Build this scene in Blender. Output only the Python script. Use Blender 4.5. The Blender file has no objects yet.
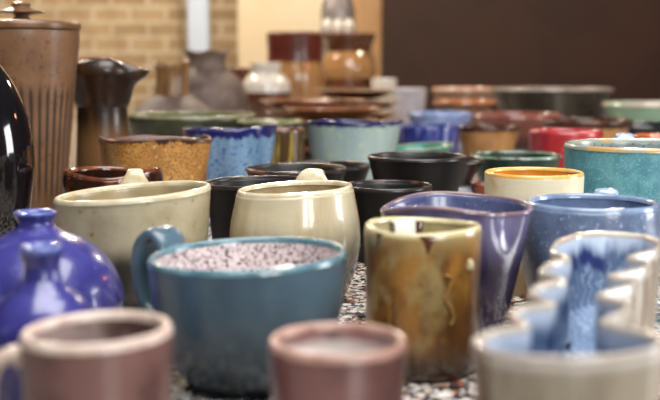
import bpy, bmesh, math, random
from mathutils import Vector, Matrix
random.seed(7)
sc = bpy.context.scene
COL = sc.collection
F, CX, CY = 1060.0, 330.0, 200.0
PITCH = math.radians(7.1)
TZ = 0.75          # table top
EYE = 0.23         # camera above the table top
PI = math.pi

# ------------------------------------------------------------------ camera
cam_d = bpy.data.cameras.new('camera')
cam = bpy.data.objects.new('camera', cam_d)
COL.objects.link(cam)
cam.location = (0, 0, TZ + EYE)
cam.rotation_euler = (PI / 2 - PITCH, 0, 0)
cam_d.sensor_width = 36.0
cam_d.lens = F / 660.0 * 36.0
cam_d.clip_start = 0.02
cam_d.dof.use_dof = True
cam_d.dof.focus_distance = 1.15
cam_d.dof.aperture_fstop = 5.2
sc.camera = cam


def ray(px, py):
    a, b = (px - CX) / F, -(py - CY) / F
    c, s = math.cos(PITCH), math.sin(PITCH)
    return Vector((a, c + b * s, -s + b * c))


def on_height(px, py, h):
    """point at height h over the table seen at a pixel; second value is the depth along the axis"""
    r = ray(px, py)
    t = (h - EYE) / r.z
    return Vector((r.x * t, r.y * t, h)), t


def at_depth(px, py, d):
    r = ray(px, py)
    t = d / r.y
    return Vector((r.x * t, d, EYE + r.z * t)), t


# ------------------------------------------------------------------ materials
def lin(c):
    out = []
    for v in c[:3]:
        v = v / 255.0
        out.append(v / 12.92 if v <= 0.04045 else ((v + 0.055) / 1.055) ** 2.4)
    return (out[0], out[1], out[2], 1.0)


class NT:
    def __init__(self, name):
        self.m = bpy.data.materials.new(name)
        self.m.use_nodes = True
        self.t = self.m.node_tree
        self.t.nodes.clear()
        self.out = self.n('ShaderNodeOutputMaterial')
        self.p = self.n('ShaderNodeBsdfPrincipled')
        self.l(self.p.outputs[0], self.out.inputs[0])
        self.tc = self.n('ShaderNodeTexCoord')

    def n(self, kind, **kw):
        nd = self.t.nodes.new(kind)
        for k, v in kw.items():
            setattr(nd, k, v)
        return nd

    def l(self, a, b):
        self.t.links.new(a, b)

    def mapping(self, scale=(1, 1, 1), loc=(0, 0, 0)):
        mp = self.n('ShaderNodeMapping')
        mp.inputs['Scale'].default_value = scale
        mp.inputs['Location'].default_value = loc
        self.l(self.tc.outputs['Object'], mp.inputs['Vector'])
        return mp.outputs[0]

    def noise(self, scale, vec=None, detail=4.0, rough=0.6, dist=0.0):
        nz = self.n('ShaderNodeTexNoise')
        nz.inputs['Scale'].default_value = scale
        nz.inputs['Detail'].default_value = detail
        nz.inputs['Roughness'].default_value = rough
        nz.inputs['Distortion'].default_value = dist
        self.l(vec if vec is not None else self.tc.outputs['Object'], nz.inputs['Vector'])
        return nz.outputs['Fac']

    def remap(self, v, a, b, c=0.0, d=1.0, smooth=True):
        mr = self.n('ShaderNodeMapRange')
        mr.interpolation_type = 'SMOOTHSTEP' if smooth else 'LINEAR'
        mr.inputs['From Min'].default_value = a
        mr.inputs['From Max'].default_value = b
        mr.inputs['To Min'].default_value = c
        mr.inputs['To Max'].default_value = d
        self.l(v, mr.inputs['Value'])
        return mr.outputs[0]

    def math(self, op, a, b):
        md = self.n('ShaderNodeMath', operation=op)
        for i, v in enumerate((a, b)):
            if isinstance(v, (int, float)):
                md.inputs[i].default_value = v
            else:
                self.l(v, md.inputs[i])
        return md.outputs[0]

    def mix(self, fac, a, b):
        mx = self.n('ShaderNodeMix', data_type='RGBA')
        if isinstance(fac, (int, float)):
            mx.inputs[0].default_value = fac
        else:
            self.l(fac, mx.inputs[0])
        for i, v in ((6, a), (7, b)):
            if isinstance(v, tuple):
                mx.inputs[i].default_value = v
            else:
                self.l(v, mx.inputs[i])
        return mx.outputs[2]

    def z(self):
        sp = self.n('ShaderNodeSeparateXYZ')
        self.l(self.tc.outputs['Object'], sp.inputs[0])
        return sp.outputs['Z']

    def bump(self, h, strength=0.2, dist=0.002):
        b = self.n('ShaderNodeBump')
        b.inputs['Strength'].default_value = strength
        b.inputs['Distance'].default_value = dist
        self.l(h, b.inputs['Height'])
        self.l(b.outputs[0], self.p.inputs['Normal'])

    def done(self, col, rough=0.3, coat=0.0, spec=0.5):
        if isinstance(col, tuple):
            self.p.inputs['Base Color'].default_value = col
        else:
            self.l(col, self.p.inputs['Base Color'])
        self.p.inputs['Roughness'].default_value = rough
        self.p.inputs['Coat Weight'].default_value = coat
        self.p.inputs['Coat Roughness'].default_value = 0.06
        self.p.inputs['Specular IOR Level'].default_value = spec
        return self.m


def glaze(name, base, var=None, scale=35, amt=(0.35, 0.7), rough=0.3, coat=0.18, rim=None, rz=0.1, soft=0.004,
          drip=0.012, low=None, lz=0.04, lsoft=0.015, streak=False, speck=None, sp_scale=260, sp_t=(0.64, 0.7),
          speck2=None, bump=0.12, spec=0.5):
    """a fired glaze: two mottled tones, optional drip band at the rim, low tone toward the foot and iron specks"""
    t = NT(name)
    loc = (random.random() * 9, random.random() * 9, random.random() * 9)
    c = lin(base)
    if var:
        v = t.mapping((1, 1, 0.1) if streak else (1, 1, 1), loc)
        c = t.mix(t.remap(t.noise(scale, v, 5), *amt), c, lin(var))
    if speck:
        c = t.mix(t.remap(t.noise(sp_scale, t.mapping((1, 1, 1), loc), 2), *sp_t), c, lin(speck))
    if speck2:
        c = t.mix(t.remap(t.noise(sp_scale * 0.45, t.mapping((1, 1, 1), (3, 1, 2)), 3), 0.6, 0.68), c, lin(speck2))
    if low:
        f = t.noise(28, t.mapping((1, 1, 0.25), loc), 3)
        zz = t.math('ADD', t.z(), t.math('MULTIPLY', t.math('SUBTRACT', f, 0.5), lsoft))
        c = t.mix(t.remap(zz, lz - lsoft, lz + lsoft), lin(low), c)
    if rim:
        f = t.noise(70, t.mapping((1, 1, 0.12), loc), 4)
        zz = t.math('ADD', t.z(), t.math('MULTIPLY', t.math('SUBTRACT', f, 0.5), drip * 2))
        c = t.mix(t.remap(zz, rz - soft, rz + soft), c, lin(rim))
    if bump:
        t.bump(t.noise(55, t.mapping((1, 1, 2.2), loc), 4), bump, 0.003)
    return t.done(c, rough, coat, spec)


# ------------------------------------------------------------------ mesh helpers
def link_mesh(name, bm, mat, parent=None, smooth=True):
    bmesh.ops.recalc_face_normals(bm, faces=bm.faces)
    me = bpy.data.meshes.new(name)
    bm.to_mesh(me)
    bm.free()
    if smooth:
        for p in me.polygons:
            p.use_smooth = True
    me.materials.append(mat)
    o = bpy.data.objects.new(name, me)
    COL.objects.link(o)
    if parent:
        o.parent = parent
    return o


def thing(name, label, cat, loc, group=None):
    o = bpy.data.objects.new(name, None)
    o.empty_display_size = 0.03
    COL.objects.link(o)
    o.location = loc
    o['label'] = label
    o['category'] = cat
    if group:
        o['group'] = group
    return o


def catmull(pts, per=6, closed=False):
    n = len(pts)
    P = [Vector(p) for p in pts]
    out = []
    rng = range(n if closed else n - 1)
    for i in rng:
        if closed:
            a, b, c, d = P[(i - 1) % n], P[i], P[(i + 1) % n], P[(i + 2) % n]
        else:
            b, c = P[i], P[i + 1]
            a = P[i - 1] if i > 0 else b * 2 - c
            d = P[i + 2] if i + 2 < n else c * 2 - b
        for k in range(per):
            t = k / per
            out.append(0.5 * ((2 * b) + (c - a) * t + (2 * a - 5 * b + 4 * c - d) * t * t + (3 * b - a - 3 * c + d) * t ** 3))
    if not closed:
        out.append(P[-1])
    return out


def skin_rings(rings, cap0=False, cap1=False):
    bm = bmesh.new()
    vr = [[bm.verts.new(p) for p in r] for r in rings]
    n = len(vr[0])
    for a, b in zip(vr, vr[1:]):
        for i in range(n):
            j = (i + 1) % n
            bm.faces.new((a[i], a[j], b[j], b[i]))
    for flag, r in ((cap0, vr[0]), (cap1, vr[-1])):
        if flag:
            c = sum((v.co for v in r), Vector()) / n
            cv = bm.verts.new(c)
            for i in range(n):
                bm.faces.new((r[i], r[(i + 1) % n], cv))
    return bm


def tube(path, wid, thk, side, n=14, taper=None):
    """sweep an oval section along a path; side is the fixed width direction"""
    rings = []
    m = len(path)
    for i, p in enumerate(path):
        t = (path[min(i + 1, m - 1)] - path[max(i - 1, 0)]).normalized()
        nrm = side.cross(t).normalized()
        f = taper(i / (m - 1)) if taper else 1.0
        ring = []
        for k in range(n):
            a = 2 * PI * k / n
            ca, sa = math.cos(a), math.sin(a)
            ring.append(p + side * (math.copysign(abs(ca) ** 0.6, ca) * wid * 0.5 * f) + nrm * (math.copysign(abs(sa) ** 0.75, sa) * thk * 0.5))
        rings.append(ring)
    return skin_rings(rings, True, True)


def vessel(name, label, cat, cx, yc, w, h, prof, mat, inner=None, rim=None, wall=0.0045, tilt=(0, 0), wave=None,
           radial=None, group=None, seg=80, handle=None, depth=None, floor_z=None, lip=0.9):
    """a thrown pot. cx, yc, w: centre of its rim and rim width in the photograph; h: rim height over the table (m).
    prof: outer outline from foot to rim, (radius / rim radius, z / h)."""
    if depth is None:
        p, t = on_height(cx, yc, h)
    else:
        p, t = at_depth(cx, yc, depth)
    r = w * 0.5 / F * t
    root = thing(name, label, cat, (p.x, p.y, TZ), group)
    out = catmull([(a * r, b * h, 0) for a, b in prof], 7)
    rr = rim or mat
    ii = inner or mat

    def P(ra, z, k):
        ph = 2 * PI * k / seg
        zf = max(0.0, min(1.0, z / h))
        q = ra
        if radial:
            q = ra * radial(ph, zf)
        zz = z
        g = zf ** 2
        if wave:
            zz += wave(ph) * g
        zz += (tilt[0] * q * math.cos(ph) + tilt[1] * q * math.sin(ph)) * g
        return Vector((q * math.cos(ph), q * math.sin(ph), zz))

    def ring(ra, z):
        return [P(ra, z, k) for k in range(seg)]
    # outer wall (stops just under the lip)
    lipz = h - wall * lip
    for v in out:
        v.y = max(0.0, v.y)
    ol = [v for v in out if v.y < lipz]
    ro = out[-1].x
    ol.append(Vector((ro, lipz, 0)))
    link_mesh('body', skin_rings([ring(v.x, v.y) for v in ol], cap0=True), mat, root)
    # rounded lip
    lr = []
    for k in range(7):
        a = PI * k / 6
        lr.append(ring(ro - wall / 2 + math.cos(a) * wall * 0.5 * 1.06, lipz + math.sin(a) * wall * lip))
    link_mesh('rim', skin_rings(lr), rr, root)
    # inside
    fz = floor_z if floor_z is not None else max(wall * 1.4, h * 0.07)
    inn = [Vector((ro - wall, lipz, 0))]
    for v in reversed(ol[:-1]):
        if v.y > fz + 0.006:
            inn.append(Vector((max(0.004, v.x - wall), v.y, 0)))
    last = inn[-1]
    inn.append(Vector((last.x * 0.93, fz + 0.002, 0)))
    inn.append(Vector((last.x * 0.8, fz, 0)))
    link_mesh('interior', skin_rings([ring(v.x, v.y) for v in inn], cap1=True), ii, root)
    if handle:
        az, pts, wid, thk, hm = handle[:5]
        tp = handle[5] if len(handle) > 5 else None
        d = Vector((math.cos(az), math.sin(az), 0))
        side = Vector((-math.sin(az), math.cos(az), 0))
        path = [d * (q.x) + Vector((0, 0, q.y)) for q in catmull([(a * r, b * h, 0) for a, b in pts], 8)]
        link_mesh('handle', tube(path, wid, thk, side, taper=tp), hm or mat, root)
    return root, r


def lathe(name, prof, mat, parent, seg=64, cap0=True, cap1=True, radial=None, zadd=None, per=6, smooth_path=True):
    pts = catmull([(a, b, 0) for a, b in prof], per) if smooth_path else [Vector((a, b, 0)) for a, b in prof]
    rings = []
    for v in pts:
        rg = []
        for k in range(seg):
            ph = 2 * PI * k / seg
            q = v.x * (radial(ph, v.y) if radial else 1.0)
            rg.append(Vector((q * math.cos(ph), q * math.sin(ph), v.y + (zadd(ph, v.y) if zadd else 0))))
        rings.append(rg)
    return link_mesh(name, skin_rings(rings, cap0, cap1), mat, parent)


def box_bm(x0, x1, y0, y1, z0, z1, bevel=0.0):
    bm = bmesh.new()
    bmesh.ops.create_cube(bm, size=1.0)
    for v in bm.verts:
        v.co = Vector(((x0 + x1) / 2 + v.co.x * (x1 - x0), (y0 + y1) / 2 + v.co.y * (y1 - y0), (z0 + z1) / 2 + v.co.z * (z1 - z0)))
    if bevel:
        bmesh.ops.bevel(bm, geom=list(bm.edges), offset=bevel, segments=3, affect='EDGES', profile=0.5)
    return bm


def struct(name, bm, mat):
    o = link_mesh(name, bm, mat, None, False)
    o['kind'] = 'structure'
    return o


# ------------------------------------------------------------------ setting
def brick_mat():
    t = NT('yellow_brick')
    mp = t.n('ShaderNodeMapping')
    mp.inputs['Rotation'].default_value = (PI / 2, 0, 0)
    t.l(t.tc.outputs['Object'], mp.inputs['Vector'])
    b = t.n('ShaderNodeTexBrick')
    b.inputs['Scale'].default_value = 1.0
    b.inputs['Brick Width'].default_value = 0.2
    b.inputs['Row Height'].default_value = 0.082
    b.inputs['Mortar Size'].default_value = 0.011
    b.inputs['Mortar Smooth'].default_value = 0.2
    b.inputs['Color1'].default_value = lin((172, 142, 104))
    b.inputs['Color2'].default_value = lin((196, 166, 126))
    b.inputs['Mortar'].default_value = lin((216, 198, 168))
    t.l(mp.outputs[0], b.inputs['Vector'])
    c = t.mix(t.remap(t.noise(9), 0.35, 0.75, 0, 0.45), b.outputs['Color'], lin((146, 112, 74)))
    t.bump(b.outputs['Fac'], -0.4, 0.006)
    return t.done(c, 0.85)


def plain(name, c, v=None, scale=3, rough=0.7, bump=0.0):
    t = NT(name)
    col = lin(c)
    if v:
        col = t.mix(t.remap(t.noise(scale), 0.35, 0.7), lin(c), lin(v))
    if bump:
        t.bump(t.noise(40), bump, 0.003)
    return t.done(col, rough)


def terrazzo_mat():
    t = NT('speckled_stone')
    w = t.n('ShaderNodeTexVoronoi')
    w.inputs['Scale'].default_value = 210
    w.inputs['Randomness'].default_value = 1.0
    nz = t.n('ShaderNodeTexNoise')
    nz.inputs['Scale'].default_value = 160
    t.l(t.tc.outputs['Object'], nz.inputs['Vector'])
    ad = t.n('ShaderNodeMix', data_type='VECTOR')
    ad.inputs[0].default_value = 0.006
    t.l(t.tc.outputs['Object'], ad.inputs[4])
    t.l(nz.outputs['Color'], ad.inputs[5])
    t.l(ad.outputs[1], w.inputs['Vector'])
    sp = t.n('ShaderNodeSeparateColor')
    t.l(w.outputs['Color'], sp.inputs[0])
    cr = t.n('ShaderNodeValToRGB')
    cr.color_ramp.interpolation = 'CONSTANT'
    els = [(0.0, (30, 30, 34)), (0.26, (205, 196, 186)), (0.42, (92, 94, 104)), (0.54, (150, 92, 66)), (0.64, (232, 226, 218)),
           (0.82, (66, 52, 46)), (0.9, (176, 160, 146))]
    e = cr.color_ramp.elements
    e[0].position, e[0].color = els[0][0], lin(els[0][1])
    e[1].position, e[1].color = els[1][0], lin(els[1][1])
    for p, c in els[2:]:
        k = e.new(p)
        k.color = lin(c)
    t.l(sp.outputs[0], cr.inputs[0])
    return t.done(cr.outputs[0], 0.25, 0.2)


M_brick = brick_mat()
M_cream = plain('cream_paint', (240, 222, 188), (232, 208, 168), 2)
M_tan = plain('panel_tan', (206, 162, 114), (190, 142, 96), 2)
M_brown = plain('brown_board', (66, 38, 24), (46, 29, 20), 1.1, 0.8)
M_white = plain('white_paint', (206, 216, 230), None, 1, 0.4)
M_floor = plain('floor_concrete', (96, 84, 74), (80, 70, 62), 4, 0.6)
M_wood = plain('table_wood', (94, 66, 44), (74, 50, 34), 9, 0.5)
M_stone = terrazzo_mat()

struct('floor', box_bm(-3.6, 4.2, -1.2, 6.2, -0.1, 0.0), M_floor)
struct('wall_back', box_bm(-3.6, -0.50, 5.9, 6.1, 0, 3.0), M_brick)
struct('wall_panel', box_bm(-0.50, -0.02, 5.82, 6.1, 0, 3.0), M_cream)
struct('wall_panel_tan', box_bm(-0.02, 0.30, 5.86, 6.1, 0, 3.0), M_tan)  # carries the cream panel on in a tan tone
struct('wall_right', box_bm(0.28, 4.2, 5.66, 5.86, 0, 3.0), M_brown)
pp, _ = at_depth(199, 30, 5.7)
struct('trim_1', box_bm(pp.x - 0.054, pp.x + 0.054, 5.65, 5.76, 0, 3.0, 0.006), M_white)

tb = thing('table', 'long display table with speckled stone top that carries all the pottery', 'table', (0.1, 2.55, 0))
link_mesh('tabletop', box_bm(-1.25, 1.35, -2.33, 2.55, TZ - 0.035, TZ, 0.004), M_stone, tb, False)
link_mesh('apron', box_bm(-1.15, 1.25, -2.2, 2.42, TZ - 0.13, TZ - 0.036), M_wood, tb, False)
for lx in (-1.08, 1.18):
    for ly in (-2.1, 2.32):
        link_mesh('leg', box_bm(lx - 0.035, lx + 0.035, ly - 0.035, ly + 0.035, 0, TZ - 0.131, 0.004), M_wood, tb, False)

# ------------------------------------------------------------------ front row
G = glaze
TAU = 2 * PI
straight = [(0.84, 0), (0.9, 0.02), (0.94, 0.12), (0.97, 0.5), (1, 0.9), (1, 1)]

# dusky pink mug, front left
mpk = G('dusky_pink_glaze', (124, 88, 82), (92, 64, 60), 30, rough=0.35, coat=0.25, low=(96, 70, 62), lz=0.03)
mpk_rim = G('pale_pink_lip', (206, 188, 174), (178, 150, 138), 60, rough=0.3)
mpk_in = G('pink_grey_inside', (164, 142, 136), (88, 64, 60), 14, (0.42, 0.58), rough=0.2, coat=0.5)
vessel('mug', 'dusky pink mug with pale lip and side handle, before the cobalt bottles', 'mug', 97, 326, 150, 0.095, straight,
       mpk, mpk_in, mpk_rim, wall=0.0055, tilt=(0.03, 0), group='pink cups',
       handle=(PI, [(0.97, 0.8), (1.12, 0.84), (1.4, 0.76), (1.52, 0.52), (1.36, 0.28), (0.92, 0.2)], 0.017, 0.009, mpk_rim))
# rose cup, front middle
mrs = G('rose_glaze', (130, 88, 84), (84, 58, 56), 24, rough=0.28, coat=0.45, low=(112, 92, 92), lz=0.045, lsoft=0.03)
mrs_rim = G('rose_brown_lip', (176, 142, 128), (142, 102, 90), 60, rough=0.28)
mrs_in = G('rose_inside_pale_reflection', (126, 84, 82), (92, 60, 60), 34, (0.5, 0.6), rough=0.15, coat=0.6, low=(224, 216, 210), lz=0.079, lsoft=0.006)  # white lower part is a reflection put into the colour
vessel('cup', 'small rose pink cup with brownish lip, before the big blue mug', 'cup', 338, 337, 139, 0.09,
       [(0.72, 0), (0.8, 0.03), (0.88, 0.2), (0.95, 0.6), (1, 0.92), (1, 1)], mrs, mrs_in, mrs_rim, wall=0.005, tilt=(0.0, 0), group='pink cups')

# big blue mug with speckled inside
mbl = G('slate_blue_glaze', (80, 104, 118), (66, 88, 102), 18, rough=0.32, coat=0.3, low=(36, 54, 62), lz=0.045, lsoft=0.045)  # darker low tone is shade put into the body colour
mbl_rim = G('teal_lip', (74, 106, 116), (112, 144, 154), 40, rough=0.22, coat=0.4)
mbl_in = G('speckled_inside_sky_reflection', (226, 212, 210), (206, 190, 192), 60, rough=0.25, coat=0.4, speck=(70, 54, 58), sp_scale=420, sp_t=(0.53, 0.6), speck2=(150, 128, 130))  # pale base holds the sky's reflection in its colour; specks are glaze
vessel('mug', 'big blue mug with loop handle and dark specks over its inside, pale with sky reflection', 'mug', 248, 252, 199, 0.097,
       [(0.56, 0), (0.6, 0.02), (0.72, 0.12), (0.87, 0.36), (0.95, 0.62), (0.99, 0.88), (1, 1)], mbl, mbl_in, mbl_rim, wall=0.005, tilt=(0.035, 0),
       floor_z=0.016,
       handle=(PI * 0.8, [(1.03, 0.84), (1.09, 0.99), (1.23, 1.06), (1.4, 0.96), (1.44, 0.72), (1.3, 0.46), (0.9, 0.34)], 0.03, 0.011, mbl))

# speckled tumbler
def tumbler_mat():
    t = NT('brown_green_ash_glaze')
    z = t.z()
    n1 = t.noise(24, t.mapping((1, 1, 0.5)), 5)
    c = t.mix(t.remap(n1, 0.36, 0.62), lin((164, 116, 52)), lin((96, 62, 28)))
    c = t.mix(t.remap(t.math('ADD', z, t.math('MULTIPLY', n1, 0.05)), 0.116, 0.15), c, lin((178, 164, 116)))
    c = t.mix(t.remap(t.noise(48, t.mapping((1, 1, 0.4), (4, 2, 1)), 4), 0.56, 0.68, 0, 0.8), c, lin((176, 122, 50)))
    c = t.mix(t.remap(t.noise(34, t.mapping((1, 1, 0.6), (7, 1, 3)), 5), 0.54, 0.68, 0, 0.6), c, lin((172, 154, 104)))
    c = t.mix(t.remap(t.math('ADD', z, t.math('MULTIPLY', n1, 0.03)), 0.025, 0.05, 1, 0), c, lin((64, 44, 24)))
    t.bump(t.noise(60, None, 5), 0.35, 0.003)
    return t.done(c, 0.28, 0.4)


mtu = tumbler_mat()
mtu_in = G('cream_ash_inside', (176, 164, 122), (150, 132, 88), 30, (0.45, 0.75), rough=0.2, coat=0.3)
mtu_rim = G('cream_ash_lip', (204, 192, 150), (150, 116, 64), 40, (0.5, 0.7), rough=0.2, coat=0.5)
tum, tr = vessel('tumbler', 'tall tumbler with mottled brown and olive glaze, in front of the purple bowl', 'tumbler', 423, 224, 117, 0.113,
                 [(0.8, 0), (0.86, 0.015), (0.93, 0.07), (0.97, 0.3), (0.98, 0.7), (1.0, 0.93), (0.99, 1)], mtu, mtu_in, mtu_rim, wall=0.004,
                 wave=lambda p: 0.0012 * math.cos(2 * p + 1))
mtu_w = G('white_highlight_patch', (250, 248, 242), (244, 240, 228), 60, rough=0.12, coat=0.6)  # bright highlight painted as a white patch on the inner wall
mtu_d = G('dark_brown_run', (66, 38, 22), (90, 54, 30), 60, rough=0.2, coat=0.5)


def patch(root, name, r, ph0, ph1, z0, z1, mat, shape, off, n=18, m=14, inward=False):
    """a raised run of glaze or a painted highlight lying on the wall between two angles and heights"""
    bm = bmesh.new()
    grid = []
    for j in range(m + 1):
        v = j / m
        row = []
        for i in range(n + 1):
            u = i / n * 2 - 1
            wd = shape(v)
            ph = (ph0 + ph1) / 2 + (ph1 - ph0) / 2 * u * wd
            e = (1 - u * u) * min(1.0, 6 * v, 6 * (1 - v))
            rr = r(z0 + (z1 - z0) * v) + (-1 if inward else 1) * (off * e - 0.0004)
            row.append(bm.verts.new((rr * math.cos(ph), rr * math.sin(ph), z0 + (z1 - z0) * v)))
        grid.append(row)
    for j in range(m):
        for i in range(n):
            bm.faces.new((grid[j][i], grid[j][i + 1], grid[j + 1][i + 1], grid[j + 1][i]))
    bmesh.ops.remove_doubles(bm, verts=bm.verts, dist=0.00002)
    return link_mesh(name, bm, mat, root)


ri = lambda z: tr * 0.976 - 0.004
patch(tum, 'glaze_or_highlight', ri, PI * 0.515, PI * 0.68, 0.05, 0.1115, mtu_w, lambda v: 0.6 + 0.4 * v ** 0.5, 0.0022, inward=True)
patch(tum, 'glaze_or_highlight', ri, PI * 0.655, PI * 0.7, 0.07, 0.1095, mtu_d, lambda v: 0.5 + 0.5 * v, 0.0018, inward=True)
patch(tum, 'glaze_or_highlight', ri, PI * 0.47, PI * 0.52, 0.07, 0.1095, mtu_d, lambda v: 0.4 + 0.6 * v, 0.0018, inward=True)
ro_ = lambda z: tr * 0.995
patch(tum, 'glaze_or_highlight', ro_, -PI * 0.56, -PI * 0.44, 0.097, 0.1105, mtu_d, lambda v: 0.15 + 0.85 * v ** 1.6, 0.0012)
patch(tum, 'glaze_or_highlight', ro_, -PI * 0.82, -PI * 0.76, 0.101, 0.1105, mtu_d, lambda v: 0.2 + 0.8 * v, 0.0012)
# raised squiggle on its front
mtu_s = G('ochre_slip', (158, 120, 62), (140, 100, 46), 60, rough=0.25, coat=0.4)
sq = []
for k, (a, zz) in enumerate([(0.29, 0.082), (0.42, 0.079), (0.36, 0.07), (0.3, 0.064), (0.4, 0.058), (0.46, 0.05), (0.4, 0.045)]):
    ph = -PI / 2 + a
    sq.append((tr * 0.98 * math.cos(ph), tr * 0.98 * math.sin(ph), zz))
link_mesh('raised_squiggle', tube(catmull(sq, 6), 0.0045, 0.0022, Vector((0.35, -0.93, 0)), 8), mtu_s, tum)
ph = -PI / 2 + 0.82
lathe_o = lathe('raised_bead', [(0.0005, 0), (0.0028, 0.001), (0.0034, 0.004), (0.0024, 0.0075), (0.0005, 0.009)], mtu_rim, tum, 16)
lathe_o.location = (tr * 0.985 * math.cos(ph), tr * 0.985 * math.sin(ph), 0.083)

# ------------------------------------------------------------------ wavy edged dish
def wavy_dish():
    H = 0.103
    px = [(605, 231), (577, 233), (557, 240), (552, 249), (569, 256), (546, 263), (541, 270), (565, 278), (537, 284), (531, 292),
          (553, 301), (519, 306), (511, 313), (527, 323), (492, 329), (475, 338), (490, 349), (530, 355), (570, 356.5), (615, 354),
          (652, 347), (664, 337), (640, 329), (602, 320), (622, 310), (630, 302), (599, 293), (630, 284), (636, 278), (610, 274),
          (642, 267), (650, 261), (629, 255), (656, 248), (660, 240), (645, 234)]
    pts = [on_height(x, y, H)[0] for x, y in px]
    c = sum(pts, Vector()) / len(pts)
    root = thing('wavy_dish', 'long wavy-walled dish, cream outside and blue inside, at the front right', 'dish', (c.x, c.y, TZ))
    lp = [pts[i // 6].lerp(pts[(i // 6 + 1) % len(pts)], (i % 6) / 6) for i in range(len(pts) * 6)]
    loop = [Vector((p.x - c.x, p.y - c.y, 0)) * 0.4 + Vector((q.x - c.x, q.y - c.y, 0)) * 0.6 for p, q in zip(catmull(pts, 6, True), lp)]
    n = len(loop)
    # outward normals in plan
    area = sum(loop[i].x * loop[(i + 1) % n].y - loop[(i + 1) % n].x * loop[i].y for i in range(n))
    sgn = 1 if area > 0 else -1
    nor = []
    for i in range(n):
        t = (loop[(i + 2) % n] - loop[(i - 2) % n]).normalized()
        nor.append(Vector((t.y, -t.x, 0)) * sgn)
    # smooth the plan towards the floor so that the folds die away a little
    sm = [v.copy() for v in loop]
    for _ in range(14):
        sm = [(sm[i - 1] + sm[i] * 2 + sm[(i + 1) % n]) / 4 for i in range(n)]

    def lay(z, off):
        f = z / H
        k = 0.25 + 0.75 * min(1, max(0, f)) ** 0.8
        s = 0.9 + 0.1 * f
        return [(sm[i] * (1 - k) + loop[i] * k) * s + nor[i] * off + Vector((0, 0, z)) for i in range(n)]
    wl = 0.002
    out = t_out()
    o = [lay(0, -0.004), lay(0.002, 0)] + [lay(H * k / 10, wl) for k in range(1, 10)] + [lay(H - 0.004, wl)]
    link_mesh('body', skin_rings(o, cap0=True), out, root)
    lip = []
    for k in range(7):
        a = PI * k / 6
        lip.append(lay(H - 0.004 + 0.004 * math.sin(a), wl * math.cos(a)))
    link_mesh('rim', skin_rings(lip), t_rim(), root)
    fl = 0.045
    inn = [lay(H - 0.004, -wl)] + [lay(fl + (H - fl) * k / 8, -wl) for k in range(7, 0, -1)] + [lay(fl + 0.003, -wl * 1.2), lay(fl, -wl * 1.6)]
    link_mesh('interior', skin_rings(inn, cap1=True), t_in(), root)


def t_out():
    t = NT('cream_outside_with_brown_runs')
    c = t.mix(t.remap(t.noise(40, t.mapping((1, 1, 0.35)), 5), 0.4, 0.72), lin((160, 150, 130)), lin((122, 104, 82)))
    c = t.mix(t.remap(t.noise(60, t.mapping((1, 1, 0.08), (5, 3, 0)), 4), 0.54, 0.62, 0, 0.85), c, lin((118, 78, 58)))
    z = t.z()
    c = t.mix(t.remap(z, 0.093, 0.1), c, lin((214, 208, 198)))
    return t.done(c, 0.25, 0.35)


def t_rim():
    return G('cream_lip', (178, 168, 156), (182, 132, 108), 45, (0.56, 0.7), rough=0.2, coat=0.4)  # pinkish orange second tone is edge glints put into the colour


def t_in():
    t = NT('running_blue_inside')
    z = t.z()
    c = t.mix(t.remap(t.noise(30, t.mapping((1, 1, 0.5)), 4), 0.35, 0.7), lin((108, 130, 160)), lin((74, 96, 132)))
    wv = t.n('ShaderNodeTexWave')
    wv.inputs['Scale'].default_value = 46
    wv.inputs['Distortion'].default_value = 14
    wv.inputs['Detail'].default_value = 3
    wv.inputs['Detail Scale'].default_value = 1.4
    t.l(t.tc.outputs['Object'], wv.inputs['Vector'])
    c = t.mix(t.math('MULTIPLY', t.remap(wv.outputs['Fac'], 0.72, 0.95), t.remap(z, 0.09, 0.07, 0.0, 0.4)), c, lin((196, 212, 232)))
    f = t.noise(75, t.mapping((1, 1, 0.15), (2, 7, 1)), 3)
    zz = t.math('ADD', z, t.math('MULTIPLY', t.math('SUBTRACT', f, 0.5), 0.03))
    band = t.math('MULTIPLY', t.remap(zz, 0.072, 0.078), t.remap(zz, 0.09, 0.083))
    band = t.math('MULTIPLY', band, t.remap(t.noise(22, t.mapping((1, 1, 0.3), (1, 1, 4)), 2), 0.46, 0.56))
    c = t.mix(band, c, lin((34, 46, 104)))
    c = t.mix(t.remap(zz, 0.084, 0.097), c, lin((190, 202, 220)))
    return t.done(c, 0.45, 0.08)


wavy_dish()

# ------------------------------------------------------------------ cobalt bottles
mco = G('cobalt_glaze', (58, 56, 126), (42, 40, 100), 18, rough=0.26, coat=0.5, speck=(86, 86, 150), sp_scale=60, sp_t=(0.55, 0.75), low=(40, 50, 120), lz=0.03)
mco_rim = G('cobalt_lip', (72, 84, 156), (124, 138, 184), 60, (0.5, 0.75), rough=0.2, coat=0.5)


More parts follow.
